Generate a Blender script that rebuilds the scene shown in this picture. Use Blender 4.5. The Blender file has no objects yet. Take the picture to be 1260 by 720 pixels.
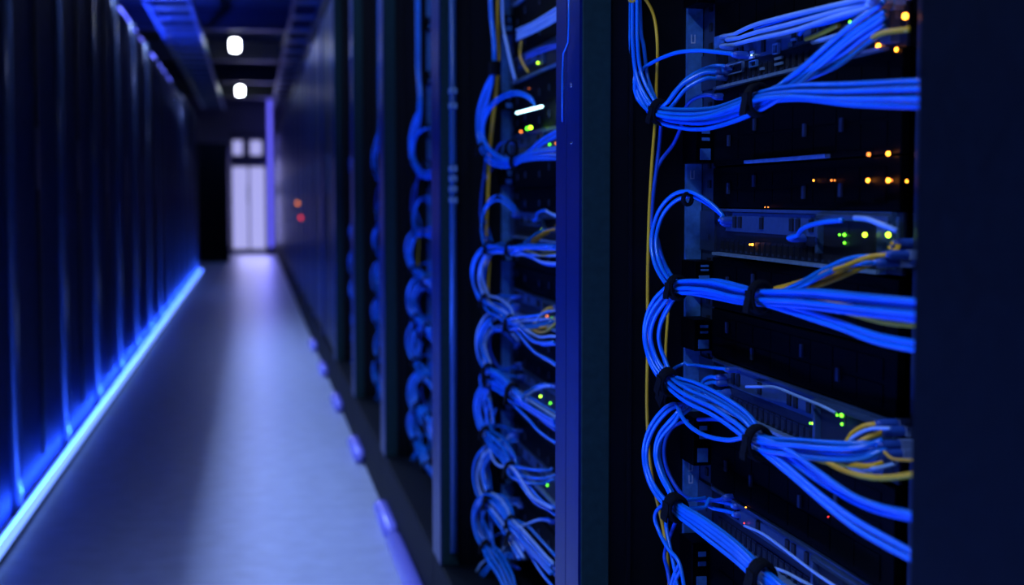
import bpy, bmesh, math, random
from mathutils import Vector, Matrix

R = math.radians
rnd = random.Random(7)
SC = bpy.context.scene
COL = SC.collection

# ------------------------------------------------------------------ camera
F = 1750.0                       # focal length in pixels of the 1260 wide frame (50 mm on a 36 mm sensor)
YAW, PITCH, CAMZ = R(10.31), R(3.76), 0.92
cam_data = bpy.data.cameras.new('camera')
cam_data.sensor_width = 36.0
cam_data.lens = 36.0 * F / 1260.0
cam_data.clip_start = 0.02
cam_data.dof.use_dof = True
cam_data.dof.focus_distance = 1.52
cam_data.dof.aperture_fstop = 5.0
cam = bpy.data.objects.new('camera', cam_data)
cam.location = (0, 0, CAMZ)
cam.rotation_euler = (R(90) - PITCH, 0, -YAW)
COL.objects.link(cam)
SC.camera = cam

# ------------------------------------------------------------------ world, exposure
w = bpy.data.worlds.new('world'); SC.world = w
w.use_nodes = True
w.node_tree.nodes['Background'].inputs[0].default_value = (0.001, 0.002, 0.012, 1)
w.node_tree.nodes['Background'].inputs[1].default_value = 0.3
SC.view_settings.view_transform = 'Standard'
SC.view_settings.look = 'None'
SC.view_settings.exposure = 0.0
SC.view_settings.gamma = 1.0
SC.view_settings.use_curve_mapping = False

# light levels
L_FLOOR_STRIP = 12.0       # W per lamp along the floor strip (deep blue)
L_CEIL = 8.0             # W per ceiling downlight
L_SIDE = 70.0             # W of the line lamps above the rack tops
C_STRIP = (0.02, 0.10, 1.0)
C_CEIL = (0.12, 0.24, 1.0)
C_SIDE = (0.32, 0.47, 1.0)

def lamp(name, loc, size, sizey, power, color, direction, parent=None, spread=180):
    d = bpy.data.lights.new(name, 'AREA')
    d.shape = 'RECTANGLE'; d.size = size; d.size_y = sizey
    d.energy = power; d.color = color; d.spread = R(spread)
    o = bpy.data.objects.new(name, d)
    o.location = loc
    dv = Vector(direction).normalized()
    if abs(dv.y) < 1e-6:                       # long side of the lamp runs along the aisle
        zx = -dv; xx = Vector((0, 1, 0)).cross(zx)
        o.rotation_euler = Matrix((xx, (0, 1, 0), zx)).transposed().to_euler()
    else: o.rotation_euler = dv.to_track_quat('-Z', 'Y').to_euler()
    COL.objects.link(o)
    if parent: o.parent = parent
    return o

# ------------------------------------------------------------------ materials
MATS = {}
def mat(name, col, rough=0.5, metal=0.0, spec=0.5, emit=None, es=0.0, noise=None, bump=0.0, nscale=40.0, coat=0.0):
    m = bpy.data.materials.new(name); m.use_nodes = True
    nt = m.node_tree; p = nt.nodes['Principled BSDF']
    p.inputs['Base Color'].default_value = (*col, 1)
    p.inputs['Roughness'].default_value = rough
    p.inputs['Metallic'].default_value = metal
    p.inputs['Specular IOR Level'].default_value = spec
    p.inputs['Coat Weight'].default_value = coat
    if emit:
        p.inputs['Emission Color'].default_value = (*emit, 1)
        p.inputs['Emission Strength'].default_value = es
    if noise or bump:
        tc = nt.nodes.new('ShaderNodeTexCoord')
        nz = nt.nodes.new('ShaderNodeTexNoise'); nz.inputs['Scale'].default_value = nscale
        nz.inputs['Detail'].default_value = 4
        nt.links.new(tc.outputs['Object'], nz.inputs['Vector'])
        if noise:
            r = nt.nodes.new('ShaderNodeValToRGB')
            r.color_ramp.elements[0].position = 0.3; r.color_ramp.elements[1].position = 0.7
            r.color_ramp.elements[0].color = (*[c * (1 - noise) for c in col], 1)
            r.color_ramp.elements[1].color = (*[min(1, c * (1 + noise)) for c in col], 1)
            nt.links.new(nz.outputs['Fac'], r.inputs['Fac'])
            nt.links.new(r.outputs['Color'], p.inputs['Base Color'])
        if bump:
            b = nt.nodes.new('ShaderNodeBump'); b.inputs['Strength'].default_value = bump
            b.inputs['Distance'].default_value = 0.002
            nt.links.new(nz.outputs['Fac'], b.inputs['Height'])
            nt.links.new(b.outputs['Normal'], p.inputs['Normal'])
    MATS[name] = m
    return m
mat('floor', (0.45, 0.49, 0.60), 0.34, spec=0.5, noise=0.10, bump=0.10, nscale=14)
mat('wall', (0.05, 0.055, 0.07), 0.7, noise=0.2, nscale=3)
mat('end_wall', (0.20, 0.20, 0.27), 0.6, noise=0.1, nscale=3)
mat('ceiling', (0.03, 0.033, 0.045), 0.8, noise=0.2, nscale=4)
mat('rack_black', (0.002, 0.0022, 0.004), 0.45, spec=0.2, noise=0.25, nscale=60)
mat('rack_matte', (0.0025, 0.0045, 0.007), 0.6, spec=0.06, noise=0.2, nscale=90)
mat('rack_flank', (0.012, 0.035, 0.035), 0.6, spec=0.1, noise=0.15, nscale=90)
mat('rack_satin', (0.003, 0.014, 0.10), 0.32, spec=0.14, noise=0.1, nscale=90)  # blue reflection of the floor strip is put into the base colour
mat('rack_door', (0.012, 0.022, 0.07), 0.6, spec=0.02, noise=0.2, nscale=25)
mat('lamp_side', (0.2, 0.2, 0.4), emit=(0.40, 0.54, 1.0), es=1.2)
mat('door_gloss', (0.006, 0.010, 0.018), 0.38, spec=0.15, noise=0.2, nscale=25)
mat('rail_steel', (0.06, 0.20, 0.46), 0.38, metal=0.2, noise=0.25, nscale=120)  # blue light falling on the rails is mixed into this base colour
mat('steel', (0.20, 0.32, 0.46), 0.38, metal=0.3, noise=0.2, nscale=120)
mat('post_metal', (0.035, 0.05, 0.10), 0.24, spec=0.7, noise=0.1)
mat('rod_blue', (0.02, 0.09, 0.24), 0.3, spec=0.8, noise=0.1)
mat('steel_dark', (0.02, 0.03, 0.06), 0.4, metal=0.2, noise=0.2, nscale=120)
mat('chrome', (0.6, 0.65, 0.7), 0.18, metal=0.9, noise=0.05)
mat('switch_blue', (0.03, 0.06, 0.12), 0.42, spec=0.3, noise=0.15, nscale=150)
mat('switch_dark', (0.008, 0.012, 0.025), 0.4, spec=0.25, noise=0.2, nscale=150)
mat('server_black', (0.0005, 0.0006, 0.001), 0.5, spec=0.05, noise=0.3, nscale=150)
mat('port_black', (0.002, 0.002, 0.004), 0.6, noise=0.2)
mat('label_white', (0.55, 0.60, 0.68), 0.5, noise=0.05)
mat('cable_blue', (0.003, 0.21, 0.78), 0.27, spec=1.0, noise=0.10, nscale=30)
mat('cable_navy', (0.004, 0.08, 0.50), 0.4, spec=0.5, noise=0.10, nscale=30)
mat('cable_pale', (0.30, 0.50, 0.78), 0.34, spec=0.7, noise=0.08, nscale=30)
mat('cable_yellow', (1.0, 0.50, 0.015), 0.4, spec=0.5, noise=0.10, nscale=30)
mat('plug_clear', (0.16, 0.22, 0.36), 0.25, spec=0.6, noise=0.05)
mat('boot_blue', (0.02, 0.08, 0.35), 0.4, noise=0.1)
mat('velcro', (0.002, 0.0025, 0.004), 0.9, spec=0.15, noise=0.3, bump=0.6, nscale=400)
mat('led_orange', (0.2, 0.05, 0), emit=(1.0, 0.30, 0.02), es=9, noise=None)
mat('led_amber', (0.2, 0.05, 0), emit=(1.0, 0.24, 0.03), es=3)
mat('led_red', (0.2, 0, 0), emit=(1.0, 0.04, 0.03), es=2.5)
mat('led_green', (0.02, 0.2, 0), emit=(0.12, 1.0, 0.02), es=5)
mat('led_lime', (0.1, 0.2, 0), emit=(0.45, 1.0, 0.02), es=8)
mat('led_white', (0.4, 0.5, 0.5), emit=(0.45, 0.9, 1.0), es=6)
mat('lamp_strip', (0.3, 0.5, 0.8), emit=(0.15, 0.30, 1.0), es=2.0)
mat('bracket', (0.26, 0.26, 0.90), 0.25, spec=0.7, noise=0.05)  # violet highlights at the rack feet are carried by the base colour
mat('lamp_ceiling', (0.8, 0.8, 0.8), emit=(0.85, 0.93, 1.0), es=30)
mat('lamp_blue', (0.1, 0.1, 0.4), emit=(0.10, 0.13, 1.0), es=4)
mat('lamp_violet', (0.1, 0.1, 0.4), emit=(0.13, 0.12, 1.0), es=1.2)
mat('lamp_pale', (0.3, 0.3, 0.4), emit=(0.30, 0.36, 0.75), es=0.8)
mat('door_glass_lit', (0.3, 0.3, 0.4), 0.3, emit=(0.36, 0.36, 0.72), es=1.1, noise=None)
mat('door_frame', (0.10, 0.10, 0.16), 0.5, noise=0.1)

# ------------------------------------------------------------------ mesh helpers
class MB:
    def __init__(s): s.v = []; s.f = []; s.m = []
    def box(s, x0, x1, y0, y1, z0, z1, mi=0):
        n = len(s.v)
        s.v += [(x0,y0,z0),(x1,y0,z0),(x1,y1,z0),(x0,y1,z0),(x0,y0,z1),(x1,y0,z1),(x1,y1,z1),(x0,y1,z1)]
        for q in ((0,3,2,1),(4,5,6,7),(0,1,5,4),(1,2,6,5),(2,3,7,6),(3,0,4,7)):
            s.f.append(tuple(n+i for i in q)); s.m.append(mi)
        return s
    def tube(s, pts, rad, sides=8, mi=0, cap=True, flat=None):
        n0 = len(s.v); N = len(pts)
        rads = rad if isinstance(rad, (list, tuple)) else [rad]*N
        up = None
        for i, p in enumerate(pts):
            t = (pts[min(i+1,N-1)] - pts[max(i-1,0)]).normalized()
            if up is None:
                up = Vector((1,0,0)) if abs(t.x) < 0.9 else Vector((0,0,1))
            up = (up - t*up.dot(t)).normalized(); side = t.cross(up)
            for k in range(sides):
                a = 2*math.pi*k/sides
                s.v.append(tuple(p + (up*math.cos(a) + side*math.sin(a))*rads[i]))
        for i in range(N-1):
            for k in range(sides):
                a = n0+i*sides+k; b = n0+i*sides+(k+1)%sides
                s.f.append((a, b, b+sides, a+sides)); s.m.append(mi)
        if cap:
            s.f.append(tuple(n0+k for k in range(sides))[::-1]); s.m.append(mi)
            s.f.append(tuple(n0+(N-1)*sides+k for k in range(sides))); s.m.append(mi)
        return s
    def rod(s, a, b, rad, sides=10, mi=0):
        return s.tube([Vector(a), Vector(b)], rad, sides, mi)
    def ball(s, c, r, seg=8, rings=5, mi=0):
        c = Vector(c); n0 = len(s.v)
        s.v.append(tuple(c+Vector((0,0,r))))
        for i in range(1, rings):
            for k in range(seg):
                th = math.pi*i/rings; ph = 2*math.pi*k/seg
                s.v.append(tuple(c+Vector((math.sin(th)*math.cos(ph), math.sin(th)*math.sin(ph), math.cos(th)))*r))
        s.v.append(tuple(c-Vector((0,0,r)))); last = len(s.v)-1
        for k in range(seg):
            s.f.append((n0, n0+1+k, n0+1+(k+1)%seg)); s.m.append(mi)
            s.f.append((last, last-seg+(k+1)%seg, last-seg+k)); s.m.append(mi)
        for i in range(rings-2):
            for k in range(seg):
                a = n0+1+i*seg+k; b = n0+1+i*seg+(k+1)%seg
                s.f.append((a, a+seg, b+seg, b)); s.m.append(mi)
        return s
    def build(s, name, mats, parent=None, smooth=False, bevel=0.0):
        me = bpy.data.meshes.new(name)
        me.from_pydata(s.v, [], s.f)
        if isinstance(mats, str): mats = [mats]
        for m in mats: me.materials.append(MATS[m])
        for i, p in enumerate(me.polygons):
            p.material_index = s.m[i]; p.use_smooth = smooth
        me.update()
        o = bpy.data.objects.new(name, me); COL.objects.link(o)
        if parent: o.parent = parent
        if bevel:
            b = o.modifiers.new('bevel', 'BEVEL'); b.width = bevel; b.segments = 2; b.limit_method = 'ANGLE'
        return o

def tag(o, label, cat, group=None, kind=None):
    o['label'] = label; o['category'] = cat
    if group: o['group'] = group
    if kind: o['kind'] = kind
    return o
def thing(name, label, cat, loc=(0,0,0), group=None):
    o = bpy.data.objects.new(name, None); o.location = loc; COL.objects.link(o)
    o.empty_display_size = 0.05
    return tag(o, label, cat, group)
def structure(o): o['kind'] = 'structure'; return o
KIDS = {}
def children(o): return [c for c in bpy.data.objects if c.parent == o]

# camera ray through a photo pixel, met with the plane X = const (real world metres)
CR = cam.rotation_euler.to_matrix()
def ray(px, py): return CR @ Vector(((px-630)/F, -(py-360)/F, -1.0))
def WX(px, py, X):
    d = ray(px, py); return Vector((0,0,CAMZ)) + d*(X/d.x)
def WY(px, py, Y):
    d = ray(px, py); return Vector((0,0,CAMZ)) + d*(Y/d.y)
def ZR(py): return WX(880, py, 0.515).z

# ------------------------------------------------------------------ the room
YE = 24.4
structure(MB().box(-2.4, 2.2, -3.0, YE, -0.1, 0.0).build('floor', 'floor'))
structure(MB().box(-2.4, 2.2, -3.0, YE, 2.66, 2.76).build('ceiling', 'ceiling'))
structure(MB().box(-2.5, -2.4, -3.0, YE, 0, 2.66).build('wall_left', 'wall'))
structure(MB().box(2.2, 2.3, -3.0, YE, 0, 2.66).build('wall_right', 'wall'))
structure(MB().box(-2.4, 2.2, -3.1, -3.0, 0, 2.66).build('wall_back', 'wall'))
m = MB()
m.box(-2.4, -0.37, YE, YE+0.1, 0, 2.66); m.box(0.24, 2.2, YE, YE+0.1, 0, 2.66); m.box(-0.37, 0.24, YE, YE+0.1, 2.05, 2.66)
structure(m.build('wall_end', 'end_wall'))

# end door: lit frosted leaves, dark mid band and two panes above
d = structure(MB().box(-0.37, -0.345, YE-0.02, YE+0.08, 0, 2.05).box(0.215, 0.24, YE-0.02, YE+0.08, 0, 2.05)
    .box(-0.345, 0.215, YE-0.02, YE+0.08, 2.02, 2.05).box(-0.345, 0.215, YE-0.01, YE+0.06, 1.47, 1.60).box(-0.345,0.215,YE-0.01,YE+0.06,0,0.07).build('door_1', 'door_frame'))
for a, b in ((-0.335, -0.075), (-0.045, 0.205)):
    MB().box(a, b, YE+0.02, YE+0.04, 0.08, 1.46).build('door_leaf', 'door_glass_lit', d)
MB().box(-0.075, -0.045, YE-0.01, YE+0.05, 0.07, 1.47).build('mullion', 'door_frame', d)
for a, b in ((-0.32, -0.16), (-0.03, 0.16)):
    MB().box(a, b, YE+0.02, YE+0.04, 1.66, 1.90).build('pane', 'door_glass_lit', d)
MB().box(-0.345, 0.215, YE+0.04, YE+0.06, 1.6, 2.02).build('transom_panel', 'door_frame', d)
MB().box(-0.09, -0.08, YE-0.04, YE-0.02, 0.85, 1.15).box(-0.09,-0.08,YE-0.04,YE+0.0,0.85,0.87).box(-0.09,-0.08,YE-0.04,YE+0.0,1.13,1.15).build('door_handle', 'chrome', d)

# ------------------------------------------------------------------ ceiling lamps (real lamps hang the whole length of the aisle)
words = {-4: 'behind the viewer', 2.9: 'nearest the open racks'}
CL = [(-3+0.5, 'at the near end of the aisle, out of frame'), (2.9, 'over the first open racks, out of frame'), (8.6, 'over the middle of the aisle, out of frame'),
      (14.4, 'upper and nearer of the two bright white lamps over the aisle'), (20.4, 'lower and farther of the two bright white lamps over the aisle')]
for y, txt in CL:
    lb = {14.4: 'upper and nearer of the two bright white lamps over the aisle', 20.4: 'lower and farther of the two bright white lamps over the aisle'}.get(y, 'white ceiling lamp '+txt)
    t = thing('ceiling_lamp', lb, 'lamp', (-0.155, y, 2.66))
    MB().tube([Vector((0,0,0)), Vector((0,0,-0.02))], 0.05, 16).build('ceiling_rose', 'rack_black', t)
    MB().rod((0,0,-0.02), (0,0,-0.15), 0.006).build('stem', 'rack_black', t)
    MB().tube([Vector((0,0,-0.15)), Vector((0,0,-0.175))], [0.03, 0.046], 20).build('housing', 'rack_black', t)
    MB().tube([Vector((0,0,-0.175)), Vector((0,0,-0.19)), Vector((0,0,-0.27)), Vector((0,0,-0.285))], [0.038, 0.043, 0.043, 0.034], 20).build('diffuser', 'lamp_ceiling', t, smooth=False)
    lamp('downlight', (0,0,-0.30), 0.10, 0.10, L_CEIL if y > 9 else L_CEIL*0.3, C_CEIL, (0,0,-1), t)

# line lamps hung over the left rack tops, along the aisle
for i, (y0, y1, txt) in enumerate([(-1.6, 1.6, 'nearest'), (2.6, 5.8, 'second'), (6.8, 10.0, 'third')]):
    t = thing('line_lamp', f'{txt} long blue line lamp hung above the left rack tops, out of frame', 'lamp', (-0.88, (y0+y1)/2, 2.56))
    h = (y1-y0)/2
    MB().box(-0.05, 0.05, -h, h, 0, 0.03).build('housing', 'rack_black', t)
    MB().box(-0.035, 0.035, -h+0.02, h-0.02, -0.012, 0).build('diffuser', 'lamp_side', t)
    for yy in (-h*0.7, h*0.7): MB().rod((0,yy,0.03), (0,yy,0.10), 0.006).build('hanger', 'steel_dark', t)
    lamp('tube', (0,0,-0.02), 0.07, 2*h-0.1, L_SIDE*(1.0, 1.5, 1.7)[i], C_SIDE, (0.0,0,-1), t)

# ------------------------------------------------------------------ floor light strip along the left racks
t = thing('floor_light_strip', 'glowing light blue strip running along the floor at the foot of the left racks', 'light', (0,0,0))
MB().box(-0.664, -0.636, -2.4, 18.4, 0.0, 0.014).build('channel', 'rack_black', t)
MB().tube([Vector((-0.650, -2.4, 0.024)), Vector((-0.650, 18.4, 0.024))], 0.016, 10).build('glowing_tube', 'lamp_strip', t, smooth=True)
for k in range(7):
    y = -1.0 + 3.0*k
    lamp('strip_lamp', (-0.648, y, 0.04), 0.02, 3.0, L_FLOOR_STRIP*3.0, C_STRIP, (-1, 0, 0.25), t)
    lamp('strip_lamp', (-0.634, y, 0.03), 0.02, 3.0, L_FLOOR_STRIP*1.0, C_STRIP, (1, 0, 0.85), t, 75)

# ------------------------------------------------------------------ left racks (closed, seen along their doors)
ords = ['first', 'second', 'third', 'fourth', 'fifth', 'sixth', 'seventh', 'eighth', 'ninth', 'tenth', 'eleventh', 'twelfth', 'thirteenth', 'fourteenth', 'fifteenth', 'sixteenth', 'seventeenth', 'eighteenth', 'nineteenth', 'twentieth', 'next to lowest', 'lowest', 'bottom', 'very lowest', 'floor level']
def left_rack(y0, y1, label, group):
    t = thing('server_cabinet', label, 'cabinet', (0, y0, 0), group)
    L = y1-y0
    MB().box(-1.70, -0.705, 0.004, L-0.004, 0.06, 1.95).build('body', 'rack_black', t)
    MB().box(-1.68, -0.70, 0.01, L-0.01, 0, 0.06).build('plinth', 'rack_black', t)
    dr = MB().box(-0.703, -0.688, 0.05, L-0.05, 0.02, 1.93).build('door', 'rack_door', t)
    MB().box(-0.686, -0.676, L*0.5-0.006, L*0.5+0.006, 0.09, 1.90).build('door_seam', 'rack_black', dr)
    m = MB()
    m.box(-0.680, -0.672, L*0.5-0.045, L*0.5-0.03, 0.95, 1.15)
    m.box(-0.69, -0.672, L*0.5-0.045, L*0.5-0.03, 0.95, 0.96).box(-0.69, -0.672, L*0.5-0.045, L*0.5-0.03, 1.14, 1.15)
    m.build('handle', 'steel_dark', dr)
    m = MB(); m.rod((-0.686, 0.022, 0.0), (-0.686, 0.022, 1.95), 0.018, 14)
    m.build('corner_post', 'post_metal', t, smooth=True)
    return t
for k in range(15):
    y0 = 2.05 + 1.1*k
    if k < 2: lb = f'tall black server cabinet, {ords[k]} of the left row, mostly out of frame'
    else: lb = f'tall closed black server cabinet in the left row, {ords[k-2]} one seen from the near end'
    left_rack(y0, y0+1.1, lb, 'closed cabinets of the left row')

# blue lights on the left rack tops
for (y0, y1, m_, txt) in [(8.4, 9.5, 'lamp_blue', 'nearest'), (9.9, 10.5, 'lamp_violet', 'second'), (11.0, 12.0, 'lamp_blue', 'third'), (12.4, 13.3, 'lamp_blue', 'fourth'), (15.0, 16.6, 'lamp_pale', 'fifth, paler')]:
    t = thing('cabinet_top_light', f'{txt} blue light bar on top of the left cabinets', 'light', (-0.74, (y0+y1)/2, 1.95))
    h = (y1-y0)/2
    MB().box(-0.05, 0.03, -h, h, 0, 0.02).build('base', 'rack_black', t)
    MB().box(-0.03, 0.02, -h+0.01, h-0.01, 0.02, 0.055).build('diffuser', m_, t, bevel=0.008)
    if m_ != 'lamp_pale': lamp('uplight', (0,0,0.08), 0.05, 2*h, 14, (0.02,0.06,1), (0.25,0,1), t)

# cable tray and cross beams under the ceiling, lit from the rack tops
tr = thing('ladder_tray', 'blue lit ladder cable tray running under the ceiling above the left racks', 'cable tray', (-0.6, 0, 2.36))
for x in (-0.16, 0.16):
    MB().box(x-0.01, x+0.01, 2.0, 23.5, 0, 0.06).build('side_rail', 'steel', tr)
for k in range(36):
    MB().box(-0.15, 0.15, 2.3+0.6*k, 2.34+0.6*k, 0.01, 0.035).build('rung', 'steel', tr)
for k in range(6):
    for x in (-0.16, 0.16): MB().rod((x, 3.3+3.6*k, 0.06), (x, 3.3+3.6*k, 0.30), 0.005, 6).build('hanger_rod', 'steel_dark', tr)
for i, y in enumerate((7.5, 10.5, 13.3, 16.2, 19.2, 22.0)):
    o = MB().box(-2.3, 2.1, y, y+0.04, 2.47, 2.66).box(-2.3, 2.1, y-0.03, y+0.07, 2.45, 2.47).box(-2.3, 2.1, y-0.03, y+0.07, 2.645, 2.66).build('ceiling_beam', 'steel_dark')
    tag(o, f'{ords[i]} dark cross beam under the ceiling counted from the near end', 'beam', 'cross beams under the ceiling')
tr = thing('cable_tray', 'dark cable tray under the ceiling above the right racks', 'cable tray', (0.42, 0, 2.36))
for x in (-0.1, 0.1): MB().box(x-0.01, x+0.01, 5.0, 23.5, 0, 0.05).build('side_rail', 'steel_dark', tr)
for k in range(20): MB().box(-0.1, 0.1, 5.3+0.9*k, 5.42+0.9*k, 0.01, 0.03).build('rung', 'steel', tr)
for k in range(5):
    for x in (-0.1, 0.1): MB().rod((x, 6+3.9*k, 0.05), (x, 6+3.9*k, 0.30), 0.005, 6).build('hanger_rod', 'steel_dark', tr)

# end of the aisle
t = thing('end_cabinet', 'plain black cabinet standing across the far end left of the lit door', 'cabinet', (-0.535, 21.0, 0))
MB().box(-0.30, 0.195, 0, 0.6, 0.05, 1.73).build('body', 'rack_black', t, bevel=0.01)
MB().box(-0.27, 0.165, -0.012, 0, 0.08, 1.70).build('door', 'rack_matte', t)
MB().box(-0.29, 0.185, 0.02, 0.58, 0, 0.05).build('plinth', 'rack_black', t)
t = thing('light_column', 'tall violet blue light column beside the lit door at the far end', 'light', (0.29, 23.9, 0))
MB().box(-0.05, 0.05, -0.03, 0.05, 0, 0.12).build('base', 'rack_black', t)
MB().box(-0.035, 0.035, -0.025, 0.025, 0.12, 2.55).build('glowing_tube', 'lamp_violet', t, bevel=0.01)
lamp('glow', (-0.06, -0.2, 1.3), 0.1, 2.2, 6, (0.15,0.15,1.0), (-0.3,-1,0), t)
lamp('door_glow', (0.0, YE-0.05, 0.9), 0.5, 1.4, 9, (0.45,0.45,1.0), (0,-1,0)).parent = d

# ------------------------------------------------------------------ right racks
XF, XR = 0.37, 0.515     # front plane and mounting plane
YW0, PITCH_Y = 1.60, 1.25
TOPZ = 1.90
def open_rack(k, label):
    yw = YW0 + PITCH_Y*k
    yn = yw - (PITCH_Y-0.13)                       # near end of the bay
    if k == 0: yn = 0.755
    t = thing('server_rack', label, 'rack', (0, yw, 0), 'open racks of the right row')
    n = yn - yw
    # front post: flank facing the viewer and two satin cover strips facing the aisle
    MB().box(XF+0.003, 0.407, 0.0, 0.13, 0.17, TOPZ).build('post', 'rack_flank', t, bevel=0.0015)
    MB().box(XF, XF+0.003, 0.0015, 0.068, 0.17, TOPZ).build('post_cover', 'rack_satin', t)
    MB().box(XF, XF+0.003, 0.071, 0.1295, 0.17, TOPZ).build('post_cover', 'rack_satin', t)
    m = MB().box(0.407, 1.25, 0.006, 0.02, 0.17, TOPZ)
    m.box(0.429, 0.433, 0.0, 0.006, 0.17, TOPZ)
    m.build('side_panel', 'rack_black', t)
    if n < -0.9 or k == 0:
        nn = n if k else -0.80
        MB().box(0.40, 1.25, nn-0.0, nn+0.014, 0.17, TOPZ).build('side_panel', 'rack_black', t)
    nn = n if k else -0.80
    MB().box(1.25, 1.27, nn, 0.02, 0.17, TOPZ).build('back_panel', 'rack_black', t)
    MB().box(XF+0.003, 1.27, nn, 0.13, TOPZ, TOPZ+0.03).build('top_panel', 'rack_matte', t, bevel=0.002)
    pl = MB().box(XF, 1.27, nn, 0.13, 0.0, 0.17).build('plinth', 'rack_matte', t, bevel=0.004)
    # mounting rails
    m = MB(); m.box(0.497, 0.515, -0.004, 0.004, 0.17, TOPZ); m.build('rail_flange', 'rail_steel', t)
    m = MB().box(0.516, 0.519, -0.060, -0.004, 0.17, TOPZ).box(0.512, 0.519, -0.0615, -0.0585, 0.17, TOPZ).build('rail', 'steel_dark', t)
    m = MB()
    z = 0.20
    while z < TOPZ-0.03:
        m.box(0.5140, 0.5162, -0.037, -0.028, z, z+0.009, 0)
        z += 0.0222
    o = m.build('rail_holes', 'port_black', t); o['kind'] = 'stuff'
    MB().box(0.516, 0.519, -0.60, -0.545, 0.17, TOPZ).build('rail', 'steel_dark', t)
    return t
rack_words = ['nearest open black server rack, with sharp blue cables looping down its side',
              'second open server rack of the right row, seen between two posts',
              'third open server rack of the right row, blurred',
              'fourth open server rack of the right row, narrow and blurred',
              'fifth open server rack of the right row, dark and strongly blurred']
racks = [open_rack(k, rack_words[k]) for k in range(5)]

# hinge rod with latch blocks on the flank of the second rack's post
t = racks[1]
MB().rod((0.396, -0.012, 0.20), (0.396, -0.012, TOPZ-0.02), 0.0070, 12).build('hinge_rod', 'rod_blue', t, smooth=True)
for zz in (0.975, 0.955, 0.934, 0.912, 1.10, 1.13):
    MB().box(0.388, 0.404, -0.024, -0.001, zz, zz+0.012).build('rod_clip', 'steel', t, bevel=0.002)
# blue light line on the first post, given shape as a thin wire
pts = [WX(700, -30, 0.3675), WX(700, 30, 0.3675), WX(699, 52, 0.3675), WX(693, 66, 0.3675), WX(692, 95, 0.3675), WX(692, 150, 0.3675)]
o = MB().tube(pts, 0.0011, 6).build('light_line', 'cable_blue', None, smooth=True)
tag(o, 'thin blue wire hanging down the satin face of the nearest post', 'wire')
for (x, y) in ((693,105),(703,103),(693,108),(703,106),(703,176)):
    p = WX(x, y, XF)
    MB().ball(p - Vector((0, YW0, 0)), 0.0016).build('screw', 'chrome', racks[0])

# near dark cabinet at the right edge of the picture
t = thing('near_cabinet', 'dark navy side of the nearest closed cabinet, filling the right edge of the picture', 'cabinet', (0, 0.62, 0))
MB().box(0.376, 1.25, -1.3, 0.12, 0.17, TOPZ).build('body', 'rack_matte', t)
MB().box(XF, 0.376, -0.02, 0.134, 0.17, TOPZ).build('post', 'rack_matte', t, bevel=0.002)
MB().box(XF, 0.376, -1.25, -0.03, 0.19, TOPZ-0.02).build('door', 'rack_matte', t, bevel=0.002)
MB().box(XF+0.01, 1.25, -1.3, 0.12, 0, 0.17).build('plinth', 'rack_matte', t)
MB().box(XF+0.01, 1.25, -1.3, 0.12, TOPZ, TOPZ+0.03).build('top_panel', 'rack_matte', t)

# closed racks farther down the right row
for k in range(14):
    y0 = YW0 + PITCH_Y*4 + 0.13 + PITCH_Y*k
    t = thing('closed_rack', f'closed grey black rack of the right row, {ords[k]} one beyond the open racks', 'rack', (0, y0, 0), 'closed racks of the right row')
    MB().box(0.40, 1.25, 0.0, 1.24, 0.17, TOPZ).build('body', 'rack_black', t)
    MB().box(XF, 1.25, 0.0, 1.24, 0, 0.17).build('plinth', 'rack_matte', t, bevel=0.004)
    dr = MB().box(0.380, 0.398, 0.01, 1.11, 0.19, TOPZ-0.02).build('door', 'door_gloss', t)
    MB().box(0.374, 0.380, 0.55, 0.57, 0.95, 1.15).build('handle', 'steel', dr)
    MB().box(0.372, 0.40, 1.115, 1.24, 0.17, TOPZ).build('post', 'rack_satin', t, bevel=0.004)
    MB().box(XF, 1.25, 0.0, 1.24, TOPZ, TOPZ+0.03).build('top_panel', 'rack_matte', t)
    if k == 2:
        for zz, mm in ((0.80, 'led_red'), (0.66, 'led_amber')):
            pass
for (x, y, mm) in ((366, 250, 'led_amber'), (370, 268, 'led_red')):
    Y = 11.3
    p = WX(x, y, 0.372); 
    o = MB().box(p.x-0.004, p.x+0.004, p.y-0.09, p.y+0.09, p.z-0.012, p.z+0.012).build('warning_light', mm)
    tag(o, ('faint' if mm == 'led_amber' else 'brighter') + ' red indicator lamp on a blurred rack far along the right row', 'light')
for i, (y0, mm) in enumerate(((9.3,'lamp_pale'), (10.9,'lamp_pale'), (12.9,'lamp_pale'), (16.0,'lamp_blue'))):  # glowing blocks stand in for lamp highlights along the rack tops
    t = thing('rack_top_glint', f'{ords[i]} small pale blue lamp glint on the right rack tops, built as a glowing block', 'light', (0.42, y0, TOPZ+0.03))
    MB().box(-0.03, 0.03, -0.12, 0.12, 0, 0.015).build('base', 'rack_black', t)
    MB().box(-0.02, 0.02, -0.10, 0.10, 0.015, 0.05).build('diffuser', mm, t, bevel=0.005)
    

# rounded brackets and a bright kick trim at the foot of the right racks
for k, y in enumerate((3.95, 5.10, 6.30, 7.55, 8.8)):
    o = MB().tube([Vector((XF-0.014, y-0.20, 0.022)), Vector((XF-0.014, y-0.17, 0.026)), Vector((XF-0.014, y+0.13, 0.026)), Vector((XF-0.014, y+0.16, 0.022))], [0.012, 0.024, 0.024, 0.012], 12).build('floor_bracket', 'bracket', None, smooth=True)
    tag(o, f'{ords[k]} pale rounded bracket at the foot of the right racks, from the near end', 'bracket', 'floor brackets along the right row')
o = MB().tube([Vector((XF-0.014, -1.2, 0.024)), Vector((XF-0.014, 3.68, 0.024))], 0.024, 16).build('kick_trim', 'bracket', None, smooth=True)
tag(o, 'bright violet coloured round trim along the floor at the near right racks', 'trim')

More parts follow.
